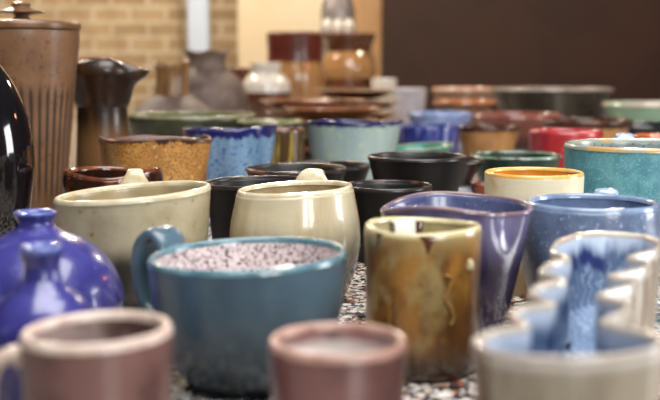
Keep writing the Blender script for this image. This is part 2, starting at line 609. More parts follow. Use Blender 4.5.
def bottle(label, cx, ytop, nw, h, bw, shoulder, mat, lipm, group=None, neck=0.17):
    p, t = on_height(cx, ytop, h)
    s = 0.5 / F * t
    nr, br = nw * s, bw * s
    root = thing('bottle', label, 'bottle', (p.x, p.y, TZ), group)
    z1 = h * (1 - neck)
    zc = h * shoulder
    dome = [(br * math.cos(a), zc + (z1 - zc) * math.sin(a)) for a in [PI / 2 * k / 9 for k in range(0, 9)]]
    dome = [q for q in dome if q[0] > nr * 1.15] + [(nr * 0.92, z1 + 0.0015)]
    lathe('body', [(br * 0.74, 0), (br * 0.82, 0.004), (br * 0.95, zc * 0.5)] + dome, mat, root, 72, cap1=False)
    z1 += 0.0015
    nr = nr * 1.02
    lathe('neck', [(nr * 0.9, z1), (nr * 0.82, h * (1 - neck * 0.6)), (nr * 0.9, h * (1 - neck * 0.36)), (nr * 0.98, h * (1 - neck * 0.2))], mat, root, 48, False, False)
    lathe('rim', [(nr * 0.97, h * (1 - neck * 0.2)), (nr * 1.0, h * (1 - neck * 0.08)), (nr * 0.93, h), (nr * 0.72, h * 0.995), (nr * 0.6, h * 0.96), (nr * 0.55, h * 0.85)],
          lipm, root, 48, False, False)
    return root


bottle('cobalt blue bottle with short flared neck and wide round shoulders, rear of the pair', 35, 211, 42, 0.112, 172, 0.3, mco, mco_rim, 'cobalt blue bottles', neck=0.13)
bottle('smaller cobalt blue bottle with pale lip, nearer one of the pair', 41, 245, 42, 0.118, 112, 0.46, mco, mco_rim, 'cobalt blue bottles', neck=0.2)

# ------------------------------------------------------------------ second row
mcg = G('stone_grey_cream_glaze', (184, 172, 142), (164, 150, 118), 30, rough=0.35, coat=0.2, speck=(146, 116, 74), sp_scale=120, sp_t=(0.66, 0.74),
        low=(62, 58, 48), lz=0.058, lsoft=0.012)
mcg_rim = G('stone_cream_lip', (204, 194, 164), (180, 164, 128), 50, rough=0.3, coat=0.3)
mcg_in = G('stone_cream_inside', (168, 152, 118), (146, 130, 98), 30, rough=0.35)
hup = [(1.02, 0.86), (1.05, 0.99), (1.11, 1.075), (1.22, 1.04), (1.36, 0.76), (1.3, 0.42), (0.9, 0.24)]
flare = lambda v: 1.3 - 0.75 * min(1, v * 3.2)
vessel('mug', 'wide grey-cream mug with dark dipped base, behind the cobalt bottles', 'mug', 133, 190, 155, 0.112,
       [(0.62, 0), (0.68, 0.02), (0.84, 0.2), (0.93, 0.45), (0.98, 0.8), (1, 1)], mcg, mcg_in, mcg_rim, wall=0.0055, tilt=(0.075, 0), group='cream mugs',
       handle=(PI * 0.55, hup, 0.032, 0.008, mcg_rim, flare))
mcm = G('cream_glaze', (194, 182, 152), (172, 152, 114), 26, (0.45, 0.75), rough=0.24, coat=0.5, streak=True, low=(66, 66, 58), lz=0.056, lsoft=0.03)  # grey low tone is shade and dark reflection put into the colour
mcm_rim = G('cream_gloss_lip', (210, 200, 172), (190, 170, 134), 60, rough=0.22, coat=0.5)
mcm_in = G('cream_gloss_inside', (186, 168, 130), (158, 136, 96), 30, rough=0.25, coat=0.4)
vessel('mug', 'glossy cream barrel mug with rear handle, behind the big blue mug', 'mug', 295, 186.5, 116, 0.112,
       [(0.8, 0), (0.87, 0.02), (1.02, 0.2), (1.13, 0.45), (1.12, 0.66), (1.04, 0.88), (1, 1)], mcm, mcm_in, mcm_rim, wall=0.005, tilt=(0.05, 0), group='cream mugs',
       handle=(PI * 0.42, [(1.05, 0.86), (1.08, 0.99), (1.16, 1.065), (1.34, 1.02), (1.52, 0.76), (1.46, 0.46), (1.04, 0.3)], 0.03, 0.009, mcm_rim, lambda v: 1.75 - 1.0 * min(1, v * 3)))

# purple bowl with swinging rim and a dent shaped to catch the side window's highlight
mpu = G('lavender_purple_glaze', (108, 105, 138), (76, 68, 110), 26, rough=0.2, coat=0.5, low=(42, 32, 62), lz=0.08, lsoft=0.024, streak=True, bump=0.04)
mpu_rim = G('brownish_lavender_lip', (124, 98, 96), (108, 98, 136), 40, rough=0.25, coat=0.3)
mpu_in = G('blue_violet_inside', (86, 92, 126), (64, 70, 106), 40, rough=0.25, coat=0.4, speck=(112, 120, 150), sp_scale=200)


def highlight_dent(ph, zf):
    a = math.atan2(math.sin(ph + PI / 2 - 0.72), math.cos(ph + PI / 2 - 0.72))
    g = math.exp(-(a / 0.3) ** 2)
    s = max(0.0, min(1.0, (zf - 0.55) / 0.42))
    b = s * s * (3 - 2 * s)
    return 1 + 0.012 * math.sin(2 * ph + 0.6) - g * 0.175 * b


vessel('bowl', 'deep purple and lavender bowl with swinging rim, behind the mottled tumbler', 'bowl', 456, 203, 151, 0.113,
       [(0.6, 0), (0.64, 0.015), (0.74, 0.22), (0.85, 0.52), (0.94, 0.8), (1, 1)], mpu, mpu_in, mpu_rim, wall=0.003, radial=highlight_dent,
       wave=lambda p: 0.0035 * math.cos(2 * p - 2.6) + 0.002 * math.cos(3 * p), seg=120)

# blue-grey mug
mbg = G('denim_blue_glaze', (104, 120, 148), (78, 92, 122), 40, rough=0.28, coat=0.4, speck=(140, 160, 190), sp_scale=230, sp_t=(0.6, 0.7), low=(64, 66, 84), lz=0.045, lsoft=0.03)
mbg_rim = G('denim_lip', (132, 150, 178), (104, 122, 152), 40, rough=0.2, coat=0.5)
mbg_in = G('denim_inside', (126, 144, 174), (92, 110, 144), 40, rough=0.25, coat=0.4)
mbg_hd = G('pale_blue_handle', (150, 168, 192), (112, 134, 168), 60, rough=0.14, coat=0.7)
vessel('mug', 'speckled denim blue mug with rear handle, behind the wavy dish', 'mug', 592, 200.5, 131, 0.109,
       [(0.7, 0), (0.76, 0.02), (0.92, 0.18), (1.03, 0.42), (1.06, 0.66), (1.03, 0.88), (1, 1)], mbg, mbg_in, mbg_rim, wall=0.005,
       handle=(PI * 0.36, [(1.06, 0.84), (1.08, 0.94), (1.14, 1.0), (1.26, 0.96), (1.42, 0.76), (1.34, 0.44), (1.0, 0.3)], 0.023, 0.009, mbg_hd))

# yellow-rimmed cup
mye = G('cream_yellow_glaze', (232, 220, 188), (222, 186, 108), 20, (0.5, 0.72), rough=0.4, coat=0.1, low=(160, 136, 96), lz=0.035)
mye_rim = G('golden_lip', (224, 178, 100), (214, 156, 74), 50, rough=0.3, coat=0.3)
mye_in = G('amber_inside', (214, 142, 48), (180, 108, 30), 40, rough=0.3, coat=0.3)
vessel('cup', 'cream and yellow cup with golden inside, behind the denim blue mug', 'cup', 534, 171, 98, 0.124,
       [(0.88, 0), (0.92, 0.015), (0.96, 0.15), (0.98, 0.5), (1.0, 0.92), (1, 1)], mye, mye_in, mye_rim, wall=0.004)

# ------------------------------------------------------------------ black bowls and cups
mbk = G('matt_black_glaze', (20, 18, 18), (28, 25, 24), 20, rough=0.42, coat=0.0, bump=0.05, spec=0.3)
mbk_rim = G('black_lip_worn_brown', (40, 34, 31), (112, 70, 48), 24, (0.52, 0.68), rough=0.3, coat=0.0)
mbk_in = G('black_inside', (32, 31, 31), (24, 23, 23), 20, rough=0.4, coat=0.0, spec=0.3)
taper = [(0.6, 0), (0.63, 0.02), (0.7, 0.22), (0.82, 0.55), (0.94, 0.86), (1, 1)]
BK = 'black bowls and cups'
vessel('bowl', 'black flaring bowl below the small teal bowl, tallest of the black ones', 'bowl', 417, 155, 99, 0.116, taper, mbk, mbk_in, mbk_rim, wall=0.0045, group=BK, tilt=(0, 0))
vessel('cup', 'black cup between the glossy cream mug and the purple bowl', 'cup', 388, 184, 89, 0.092, [(0.72, 0), (0.76, 0.02), (0.84, 0.3), (0.93, 0.7), (1, 1)], mbk, mbk_in, mbk_rim, wall=0.004, group=BK)
vessel('cup', 'black cup between the grey-cream mug and the glossy cream mug', 'cup', 257, 180.5, 108, 0.1, [(0.78, 0), (0.8, 0.02), (0.84, 0.3), (0.9, 0.7), (0.96, 0.92), (1, 1)], mbk, mbk_in, mbk_rim, wall=0.004, group=BK, tilt=(0.02, 0))
vessel('bowl', 'black bowl directly behind the handle of the glossy cream mug', 'bowl', 296, 167, 102, 0.09, taper, mbk, mbk_in, mbk_rim, wall=0.0045, group=BK)
vessel('bowl', 'black bowl under the pale blue bowl, half hidden by another black bowl', 'bowl', 326, 164, 92, 0.075, taper, mbk, mbk_in, mbk_rim, wall=0.0045, group=BK)
mgr = G('charcoal_gloss', (30, 29, 29), (24, 23, 23), 20, rough=0.25, coat=0.2, low=(160, 162, 166), lz=0.052, lsoft=0.003)  # light grey foot is a reflection painted into the colour
vessel('bowl', 'footed charcoal bowl peeping out beside the tall black bowl', 'bowl', 440, 158.5, 90, 0.0925,
       [(0.66, 0), (0.7, 0.03), (0.71, 0.25), (0.76, 0.42), (0.72, 0.5), (0.68, 0.56), (0.78, 0.75), (1, 1)], mgr, mbk_in, mbk_rim, wall=0.004, group=BK)
mru = G('rust_glaze', (140, 70, 42), (96, 46, 28), 30, rough=0.3, coat=0.3)
vessel('dish', 'small rust brown dish beside the golden-rimmed cup', 'dish', 484, 183, 26, 0.056, taper, mru, mru, None, wall=0.004)

# ------------------------------------------------------------------ left middle group
mir = G('tenmoku_glaze', (46, 26, 18), (116, 58, 30), 40, (0.5, 0.68), rough=0.12, coat=0.8, speck=(190, 190, 196), sp_scale=70, sp_t=(0.7, 0.78))
mir_rim = G('rust_red_lip', (124, 68, 42), (80, 40, 26), 50, rough=0.14, coat=0.7)
mir_in = G('tenmoku_inside', (34, 20, 16), (66, 36, 24), 40, rough=0.12, coat=0.8)
vessel('cup', 'glossy dark brown cup with rusty uneven rim, behind the grey-cream mug', 'cup', 113, 170, 96, 0.1,
       [(0.84, 0), (0.88, 0.03), (0.96, 0.3), (1.02, 0.7), (1.0, 0.92), (0.98, 1)], mir, mir_in, mir_rim, wall=0.005,
       wave=lambda p: 0.003 * math.cos(2 * p + 0.4) + 0.002 * math.cos(3 * p + 1), radial=lambda p, z: 1 + 0.03 * math.cos(2 * p))


def squarish(ph, zf):
    c, s = abs(math.cos(ph - 0.35)), abs(math.sin(ph - 0.35))
    k = (c ** 4 + s ** 4) ** -0.25
    return 1 + (k - 1) * 0.75 * zf - 0.1 * zf


mor = G('orange_speckled_glaze', (190, 136, 70), (160, 106, 50), 26, rough=0.4, coat=0.15, speck=(112, 76, 40), sp_scale=420, sp_t=(0.5, 0.62), speck2=(204, 166, 108),
        rim=(48, 28, 22), rz=0.127, drip=0.02, soft=0.002)
mor_rim = G('brown_burnt_lip', (104, 62, 40), (56, 32, 22), 40, rough=0.3, coat=0.15)
mor_in = G('burnt_inside', (40, 25, 20), (70, 42, 26), 30, rough=0.35, coat=0.1, spec=0.3)
vessel('bowl', 'squarish orange speckled bowl with burnt brown wavy rim', 'bowl', 154, 137, 121, 0.131,
       [(0.74, 0), (0.78, 0.015), (0.84, 0.3), (0.9, 0.6), (0.96, 0.85), (1, 1)], mor, mor_in, mor_rim, wall=0.005, tilt=(0.01, -0.05), radial=squarish,
       wave=lambda p: 0.0024 * math.cos(4 * p - 0.35 * 4), seg=120)

mb2 = G('streaked_blue_glaze', (124, 156, 182), (88, 114, 138), 30, rough=0.28, coat=0.4, streak=True, speck=(50, 74, 146), sp_scale=170, sp_t=(0.55, 0.68),
        rim=(22, 24, 92), rz=0.119, drip=0.016, soft=0.003)
mb2_rim = G('cobalt_dip_lip', (17, 19, 72), (26, 30, 92), 40, rough=0.16, coat=0.6)
mb2_in = G('cobalt_dip_inside', (14, 16, 44), (22, 28, 58), 40, rough=0.4, coat=0.0, spec=0.25)
vessel('bowl', 'streaked bright blue bowl with cobalt dipped rim, behind the orange speckled bowl', 'bowl', 230, 127.5, 94, 0.131,
       [(0.7, 0), (0.74, 0.02), (0.82, 0.25), (0.91, 0.6), (0.98, 0.9), (1, 1)], mb2, mb2_in, mb2_rim, wall=0.004, tilt=(0.03, -0.035),
       wave=lambda p: 0.003 * math.cos(2 * p + 0.5), group='bowls with cobalt dipped rims')
mb3 = G('celadon_blue_glaze', (160, 178, 172), (136, 158, 166), 20, rough=0.26, coat=0.4, streak=True, speck=(176, 190, 160), sp_scale=60, sp_t=(0.6, 0.75),
        rim=(28, 32, 96), rz=0.126, drip=0.007, soft=0.0025)
vessel('bowl', 'pale celadon blue bowl with thin cobalt dipped rim and flaring sides', 'bowl', 353, 121, 100, 0.132,
       [(0.62, 0), (0.66, 0.02), (0.76, 0.25), (0.87, 0.6), (0.96, 0.9), (1, 1)], mb3, mb2_in, mb2_rim, wall=0.004, tilt=(0.0, -0.03),
       wave=lambda p: 0.0025 * math.cos(3 * p + 0.5), group='bowls with cobalt dipped rims')
mgb = G('brown_green_drip_glaze', (70, 48, 24), (146, 122, 54), 90, (0.52, 0.66), rough=0.25, coat=0.4, streak=True)
vessel('cup', 'brown cup with olive drips, between the two bowls with cobalt rims', 'cup', 281, 128, 48, 0.122, [(0.82, 0), (0.86, 0.02), (0.94, 0.4), (1, 0.9), (1, 1)], mgb, mor_in, mor_rim, wall=0.004)
mog = G('olive_dark_glaze', (62, 64, 44), (44, 45, 32), 20, rough=0.25, coat=0.4)
mog_rim = G('pale_olive_lip', (152, 150, 112), (112, 108, 74), 40, rough=0.25, coat=0.4)
vessel('bowl', 'dark green bowl with pale speckled rim, behind the olive-dripped brown cup', 'bowl', 270, 120, 66, 0.122, taper, mog, mog, mog_rim, wall=0.005)
vessel('bowl', 'wide low olive green bowl with pale rim, below the grey vases', 'bowl', 192, 113.5, 128, 0.13, [(0.55, 0), (0.6, 0.02), (0.8, 0.3), (0.95, 0.65), (1.0, 0.9), (0.99, 1)], mog,
       G('olive_inside', (84, 86, 60), (62, 64, 44), 20, rough=0.4, coat=0.05), mog_rim, wall=0.006)

# ------------------------------------------------------------------ right middle group
mtq = G('turquoise_glaze', (98, 156, 166), (72, 128, 142), 60, rough=0.4, coat=0.1, speck=(116, 174, 178), sp_scale=420, sp_t=(0.52, 0.7))
mtq_rim = G('turquoise_tan_lip', (140, 150, 138), (188, 150, 96), 16, (0.5, 0.6), rough=0.25, coat=0.4)
mtq_in = G('turquoise_inside', (132, 150, 150), (106, 110, 112), 40, rough=0.3, coat=0.3, speck=(74, 58, 54), sp_scale=130, sp_t=(0.54, 0.64))
vessel('mug', 'large turquoise mug with speckled inside, behind the denim blue mug', 'mug', 640, 143, 149, 0.14,
       [(0.82, 0), (0.87, 0.02), (0.94, 0.25), (0.98, 0.6), (0.99, 0.9), (1, 1)], mtq, mtq_in, mtq_rim, wall=0.006,
       handle=(PI * 0.47, [(1.03, 0.84), (1.06, 0.94), (1.12, 1.005), (1.26, 0.96), (1.38, 0.72), (1.3, 0.42), (0.95, 0.3)], 0.024, 0.011, mbg_hd))
mdg = G('bottle_green_glaze', (28, 62, 50), (20, 40, 36), 30, rough=0.3, coat=0.15)
mdg_rim = G('pale_green_lip', (116, 140, 118), (80, 72, 54), 30, (0.5, 0.62), rough=0.2, coat=0.5)
vessel('bowl', 'dark bottle green bowl with pale rim, in front of the red cup', 'bowl', 516, 154, 91, 0.09, taper, mdg, G('deep_green_inside', (20, 42, 35), (14, 28, 26), 30, rough=0.4, coat=0.0, spec=0.3), mdg_rim, wall=0.004)
mrd = G('red_glaze', (170, 46, 50), (142, 36, 42), 20, rough=0.3, coat=0.4, speck=(196, 92, 90), sp_scale=60, sp_t=(0.62, 0.76))
vessel('cup', 'bright red cup behind the turquoise mug', 'cup', 566, 129.5, 73, 0.121, straight, mrd, mrd, None, wall=0.008)
mte = G('teal_green_glaze', (52, 134, 118), (40, 112, 102), 30, rough=0.25, coat=0.4)
mte_rim = G('pale_teal_lip', (120, 158, 132), (150, 140, 100), 30, rough=0.25, coat=0.4)
vessel('bowl', 'small teal green bowl tucked behind the tall black bowl', 'bowl', 416, 146, 76, 0.07, [(0.4, 0), (0.43, 0.04), (0.62, 0.35), (0.84, 0.7), (1, 1)], mte, mte, mte_rim, wall=0.0035, tilt=(0.09, 0))
mcb = G('cobalt_streaked_glaze', (36, 44, 112), (104, 114, 166), 90, (0.5, 0.62), rough=0.2, coat=0.5, streak=True)
vessel('cup', 'cobalt streaked cup behind the small teal green bowl', 'cup', 428, 125, 64, 0.1, [(0.82, 0), (0.86, 0.02), (0.93, 0.4), (1, 0.9), (1, 1)], mcb,
       G('cobalt_grey_inside', (84, 88, 124), (60, 62, 104), 40, rough=0.2, coat=0.5), mcb, wall=0.005)
mta_rim = G('dark_brown_lip', (70, 38, 26), (140, 78, 48), 22, (0.5, 0.66), rough=0.22, coat=0.3)
mta_in = G('dark_brown_inside', (66, 38, 28), (46, 27, 21), 20, rough=0.35, coat=0.05, spec=0.3)
TB = 'tan bowls with dark rims'
vessel('bowl', 'tan bowl with dark brown rim, between the cobalt cup and the red cup', 'bowl', 488, 125.5, 67, 0.095, taper, G('ochre_tan_dark_band', (176, 130, 78), (150, 104, 60), 24, rough=0.3, rim=(60, 34, 24), rz=0.083, drip=0.006, soft=0.002), mta_in, mta_rim, wall=0.004, group=TB)
vessel('bowl', 'wider tan bowl with dark glossy rim, behind the red cup', 'bowl', 587, 119.5, 90, 0.11, taper, G('tan_dark_band', (178, 134, 84), (150, 104, 60), 24, rough=0.3, rim=(56, 32, 22), rz=0.092, drip=0.006, soft=0.002), mta_in, mta_rim, wall=0.005, group=TB)
mpp = G('pinkish_brown_glaze', (150, 92, 80), (116, 62, 52), 14, rough=0.18, coat=0.6)
shallow = [(0.4, 0), (0.44, 0.04), (0.7, 0.3), (0.9, 0.7), (1, 1)]
vessel('bowl', 'shallow reddish pink bowl below the wide dark grey bowl', 'bowl', 515, 113, 97, 0.1, shallow, mpp, G('pink_red_inside', (176, 118, 108), (140, 74, 66), 12, rough=0.2, coat=0.5), mpp, wall=0.012)
mlb = G('powder_blue_glaze', (150, 170, 206), (110, 124, 176), 18, rough=0.2, coat=0.5)
vessel('bowl', 'powder blue bowl behind the cobalt streaked cup', 'bowl', 440, 112, 66, 0.11, taper, mlb, mlb, None, wall=0.009)
vessel('bowl', 'brown bowl with orange edge, under the pale orange plate', 'bowl', 465, 100, 64, 0.13, taper, G('cocoa_glaze', (120, 88, 64), (84, 58, 42), 14, rough=0.2, coat=0.5),
       mta_in, G('orange_edge', (206, 126, 76), (160, 108, 72), 12, rough=0.2, coat=0.5), wall=0.01)
vessel('bowl', 'pale orange and white shallow bowl before the brown wall', 'bowl', 466, 87.5, 68, 0.155, shallow, G('peach_glaze', (156, 124, 100), (130, 94, 72), 9, rough=0.2, coat=0.5),
       G('peach_inside', (216, 190, 170), (196, 130, 96), 9, rough=0.2, coat=0.5), G('peach_lip', (212, 186, 166), (200, 140, 106), 9, rough=0.2, coat=0.4), wall=0.012)
mwd = G('graphite_olive_glaze', (62, 58, 48), (44, 40, 34), 9, rough=0.2, coat=0.5)
vessel('bowl', 'very wide dark grey bowl with pale rim, before the brown wall', 'bowl', 553, 87.5, 120, 0.165, [(0.7, 0), (0.74, 0.02), (0.84, 0.3), (0.93, 0.7), (1, 1)], mwd,
       G('grey_inside', (150, 146, 138), (112, 104, 94), 7, rough=0.2, coat=0.5), G('pale_grey_lip', (176, 166, 154), (140, 118, 100), 7, rough=0.2, coat=0.5), wall=0.009)
vessel('bowl', 'pale green shallow bowl with pinkish rim at the far right', 'bowl', 652, 102, 98, 0.128, shallow, G('mint_glaze', (160, 190, 164), (136, 166, 140), 9, rough=0.25, coat=0.4),
       G('mint_inside', (176, 204, 178), (150, 176, 150), 9, rough=0.25, coat=0.4), G('mint_pink_lip', (206, 188, 172), (170, 190, 164), 9, rough=0.2, coat=0.5), wall=0.012)
vessel('bowl', 'nearly black bowl below the pale green bowl', 'bowl', 640, 123, 92, 0.092, taper, G('ink_green_glaze', (30, 36, 34), (22, 24, 24), 12, rough=0.2, coat=0.5), None, None, wall=0.008)
vessel('cup', 'rust orange rimmed brown cup behind the large turquoise mug', 'cup', 655, 134.5, 44, 0.11, straight, mru, mta_in, G('rust_orange_lip', (196, 96, 52), (150, 66, 36), 20, rough=0.2, coat=0.5), wall=0.007)

# ------------------------------------------------------------------ tall pieces on the left
# lidded jar


def jar_mat():
    t = NT('umber_stoneware_with_pooled_streaks')
    c = t.mix(t.remap(t.noise(18), 0.35, 0.7), lin((122, 87, 58)), lin((99, 69, 45)))
    c = t.mix(t.remap(t.noise(120, None, 2), 0.6, 0.7), c, lin((80, 56, 38)))
    g = t.n('ShaderNodeTexGradient', gradient_type='RADIAL')
    t.l(t.tc.outputs['Object'], g.inputs[0])
    w = t.math('SINE', t.math('MULTIPLY', g.outputs['Fac'], TAU * 36), 0)
    z = t.z()
    zz = t.math('ADD', z, t.math('MULTIPLY', t.noise(22, t.mapping((1, 1, 0.2)), 2), 0.12))
    f = t.math('MULTIPLY', t.remap(w, 0.1, 0.6), t.math('MULTIPLY', t.remap(zz, 0.275, 0.255), t.remap(z, 0.02, 0.05)))
    c = t.mix(t.math('MULTIPLY', f, 0.92), c, lin((42, 35, 27)))
    t.bump(t.noise(50), 0.15, 0.003)
    return t.done(c, 0.45, 0.08)


mjr = jar_mat()
mjl = G('umber_lid', (122, 86, 58), (98, 68, 44), 22, rough=0.35, coat=0.2)
pj, tj = at_depth(22, 22, 1.65)
rj = 57.5 / F * tj
hj = pj.z
jar = thing('lidded_jar', 'tall brown lidded jar with vertical gouges, against the brick wall', 'jar', (pj.x, pj.y, TZ))


def gouge(ph, z):
    f = max(0.0, min(1.0, (hj * 0.66 + 0.02 * math.sin(5 * ph) - z) / (hj * 0.12))) * max(0.0, min(1.0, (z - 0.012) / 0.03))
    s = max(0.0, math.sin(36 * ph)) ** 0.8
    return 1 - 0.03 * f * s


lathe('body', [(rj * 0.56, 0), (rj * 0.62, 0.004), (rj * 0.7, hj * 0.2), (rj * 0.81, hj * 0.5), (rj * 0.9, hj * 0.75), (rj * 0.965, hj * 0.9), (rj * 0.97, hj * 0.955)],
      mjr, jar, 264, cap1=True, radial=gouge, per=10)
lid = lathe('lid', [(rj * 0.9, hj * 0.958), (rj * 0.985, hj * 0.96), (rj * 1.0, hj * 0.972), (rj * 0.995, hj * 0.99), (rj * 0.93, hj * 1.0), (rj * 0.5, hj * 1.008), (rj * 0.14, hj * 1.012)], mjl, jar, 72)
kz = hj * 1.012
lathe('knob', [(rj * 0.2, kz - 0.001), (rj * 0.13, kz + 0.003), (rj * 0.14, kz + 0.007), (rj * 0.36, kz + 0.0095), (rj * 0.4, kz + 0.0125), (rj * 0.25, kz + 0.016), (rj * 0.15, kz + 0.0195), (rj * 0.17, kz + 0.024), (rj * 0.05, kz + 0.0275)],
      mjl, lid, 40)

# black glossy bottle
pb, tbk = at_depth(-25, 150, 1.3)
rb = 57.5 / F * tbk
mgl = G('mirror_black_glaze', (16, 14, 16), (24, 20, 22), 12, rough=0.08, coat=0.8, bump=0.02)
bb = thing('bottle', 'glossy black egg-shaped bottle at the left edge, before the brown jar', 'bottle', (pb.x, pb.y, TZ))
lathe('body', [(rb * 0.55, 0), (rb * 0.62, 0.003), (rb * 0.86, 0.045), (rb, 0.11), (rb * 0.93, 0.165), (rb * 0.7, 0.21), (rb * 0.42, 0.24), (rb * 0.27, 0.256)], mgl, bb, 72, cap1=False)
lathe('neck', [(rb * 0.27, 0.256), (rb * 0.22, 0.275), (rb * 0.24, 0.295), (rb * 0.33, 0.31), (rb * 0.3, 0.312), (rb * 0.18, 0.29)], mgl, bb, 48, False, True)

# brown pouring vase
pv, tv = at_depth(101, 61, 1.85)
s1 = tv / F
hv = pv.z
mbv = G('dark_brown_pour_glaze', (40, 25, 15), (86, 54, 26), 40, (0.52, 0.75), rough=0.3, coat=0.15, streak=True, low=(112, 80, 48), lz=0.12, lsoft=0.03)
bv = thing('vase', 'dark brown vase with flared pouring lip, beside the lidded jar', 'vase', (pv.x, pv.y, TZ))


def spout(ph, z):
    f = max(0.0, min(1.0, (z - 0.19) / (hv - 0.19)))
    a = math.atan2(math.sin(ph + 0.25), math.cos(ph + 0.25))
    return 1 + 0.62 * f ** 1.5 * math.exp(-(a / 0.3) ** 2) + 0.02 * math.cos(6 * ph) * f


def spout_z(ph, z):
    f = max(0.0, min(1.0, (z - 0.2) / (hv - 0.2)))
    a = math.atan2(math.sin(ph + 0.25), math.cos(ph + 0.25))
    return f * (-0.012 * math.exp(-(a / 0.45) ** 2) + 0.004 * math.cos(2 * ph + 2.4))


lathe('body', [(s1 * 27, 0), (s1 * 29, 0.004), (s1 * 28, 0.05), (s1 * 26, 0.11), (s1 * 25, 0.15), (s1 * 25, 0.163)], mbv, bv, 96, cap1=False)
lathe('mouth', [(s1 * 25, 0.163), (s1 * 27.5, 0.17), (s1 * 30, 0.185), (s1 * 33, 0.205), (s1 * 36, 0.222), (s1 * 33, 0.238), (s1 * 28, hv)], mbv, bv, 96, False, False, radial=spout, zadd=spout_z)
lathe('rim', [(s1 * 28, hv), (s1 * 27, hv + 0.002), (s1 * 25.5, hv), (s1 * 27, 0.225), (s1 * 22, 0.18)], mir_rim, bv, 96, False, True, radial=spout, zadd=spout_z)

# low vase with short neck
mva = G('ash_grey_brown_glaze', (122, 104, 94), (98, 80, 70), 12, rough=0.6, coat=0.0, speck=(136, 116, 104), sp_scale=40, sp_t=(0.55, 0.7))
mvb = G('ochre_neck_glaze', (146, 108, 66), (92, 64, 44), 26, (0.45, 0.65), rough=0.35, coat=0.2, streak=True)
pl, tl = at_depth(172, 64, 3.0)
s2 = tl / F
lv = thing('vase', 'squat grey-brown vase with narrow ochre neck, behind the olive bowl', 'vase', (pl.x, pl.y, TZ), 'grey-brown vases')
hl = pl.z
zn = at_depth(172, 95, 3.0)[0].z
lathe('body', [(s2 * 34, 0), (s2 * 37, 0.004), (s2 * 46, 0.05), (s2 * 46, 0.09), (s2 * 40, zn - 0.045), (s2 * 28, zn - 0.018), (s2 * 17.5, zn)], mva, lv, 72, cap1=False)
lathe('neck', [(s2 * 17.5, zn), (s2 * 16.5, zn + 0.018), (s2 * 16, hl - 0.03), (s2 * 18, hl - 0.008), (s2 * 19, hl), (s2 * 16, hl), (s2 * 13, hl - 0.03), (s2 * 13, zn)], mvb, lv, 72, False, True,
      zadd=lambda ph, z: max(0, z - hl + 0.03) / 0.03 * 0.008 * math.cos(2 * ph + 0.4))
# tall grey vase with ruffled mouth
pt, tt = at_depth(207, 52, 3.4)
s3 = tt / F
tvv = thing('vase', 'egg-shaped grey vase with ruffled mouth, in front of the white post', 'vase', (pt.x, pt.y, TZ), 'grey-brown vases')
ht = pt.z
zt = at_depth(212, 68, 3.4)[0].z
lathe('body', [(s3 * 28, 0), (s3 * 30, 0.004), (s3 * 37, 0.05), (s3 * 40, 0.115), (s3 * 38, 0.165), (s3 * 30.5, zt - 0.028), (s3 * 19.5, zt)], mva, tvv, 72, cap1=False)
lathe('neck', [(s3 * 19.5, zt), (s3 * 17.5, zt + 0.018), (s3 * 19, ht - 0.016), (s3 * 22.5, ht), (s3 * 20, ht), (s3 * 15.5, ht - 0.02), (s3 * 15, zt)], mva, tvv, 72, False, True,
      radial=lambda ph, z: 1 + 0.03 * math.cos(5 * ph + 1) * max(0, (z - zt) / (ht - zt)), zadd=lambda ph, z: max(0, z - zt) / (ht - zt) * 0.003 * math.cos(5 * ph))

# ------------------------------------------------------------------ far shelf-end pieces
def pot(name, label, cat, cx, ytop, d, prof, mats, group=None):
    """prof: list of (part, [(half width px, y px) ...]) from bottom to top; outline read in the photograph at distance d"""
    root = None
    p, t = at_depth(cx, ytop, d)
    root = thing(name, label, cat, (p.x, p.y, TZ), group)
    s = t / F
    for (part, pts), m in zip(prof, mats):
        lathe(part, [(max(0.0008, a * s), 0 if y is None else at_depth(cx, y, d)[0].z) for a, y in pts], m, root, 56,
              cap0=(part == 'body'), cap1=(part in ('rim', 'lid')))
    return root


mwh = G('shiny_white_glaze_or_glow', (232, 226, 216), (214, 202, 186), 9, rough=0.12, coat=0.8)
mbw = G('shiny_brown_glaze', (110, 66, 40), (78, 44, 28), 9, rough=0.14, coat=0.7)
mrb = G('oxblood_glaze', (112, 50, 38), (70, 34, 26), 8, rough=0.3, coat=0.2)
mtn = G('shiny_tan_glaze', (176, 132, 84), (150, 106, 66), 9, rough=0.12, coat=0.8)
pot('jar', 'squat jar with white glow on its shoulder and brown base, beside the grey ruffled vase', 'jar', 266, 66, 3.9,
    [('body', [(18, None), (20, 112), (24, 104), (25, 92)]), ('shoulder', [(25, 92), (24, 84), (19, 76), (14, 72)]), ('rim', [(14, 72), (15, 67), (16, 63), (13, 63), (11, 68), (10, 76)])], [mbw, mwh, mwh])  # white shoulder is a bright glow put into the colour
pot('jar', 'tall tan jar with dark oxblood band at its mouth, before the cream wall panel', 'jar', 295, 34, 4.3,
    [('body', [(22, None), (24, 110), (28, 100), (30, 80), (28, 62)]), ('shoulder', [(28, 62), (27.5, 52), (28, 42), (28.5, 35)]), ('rim', [(28.5, 35), (27.5, 33), (25, 34), (24, 50)])], [mtn, mrb, mrb])
big = pot('jar', 'round bellied jar with wide brown collar, by the edge of the brown wall', 'jar', 349, 36, 4.55,
          [('body', [(18, None), (20, 106), (25, 90), (26, 78)]), ('belly', [(26, 78), (27, 68), (25, 58), (22, 52)]), ('collar', [(22, 52), (23, 45), (26, 38), (26.5, 35)]), ('lid', [(26.5, 35), (25, 33.5), (12, 33.2), (0.02, 33)])],
          [mbw, mtn, mbw, mbw])
ztop = at_depth(349, 33.4, 4.55)[0].z
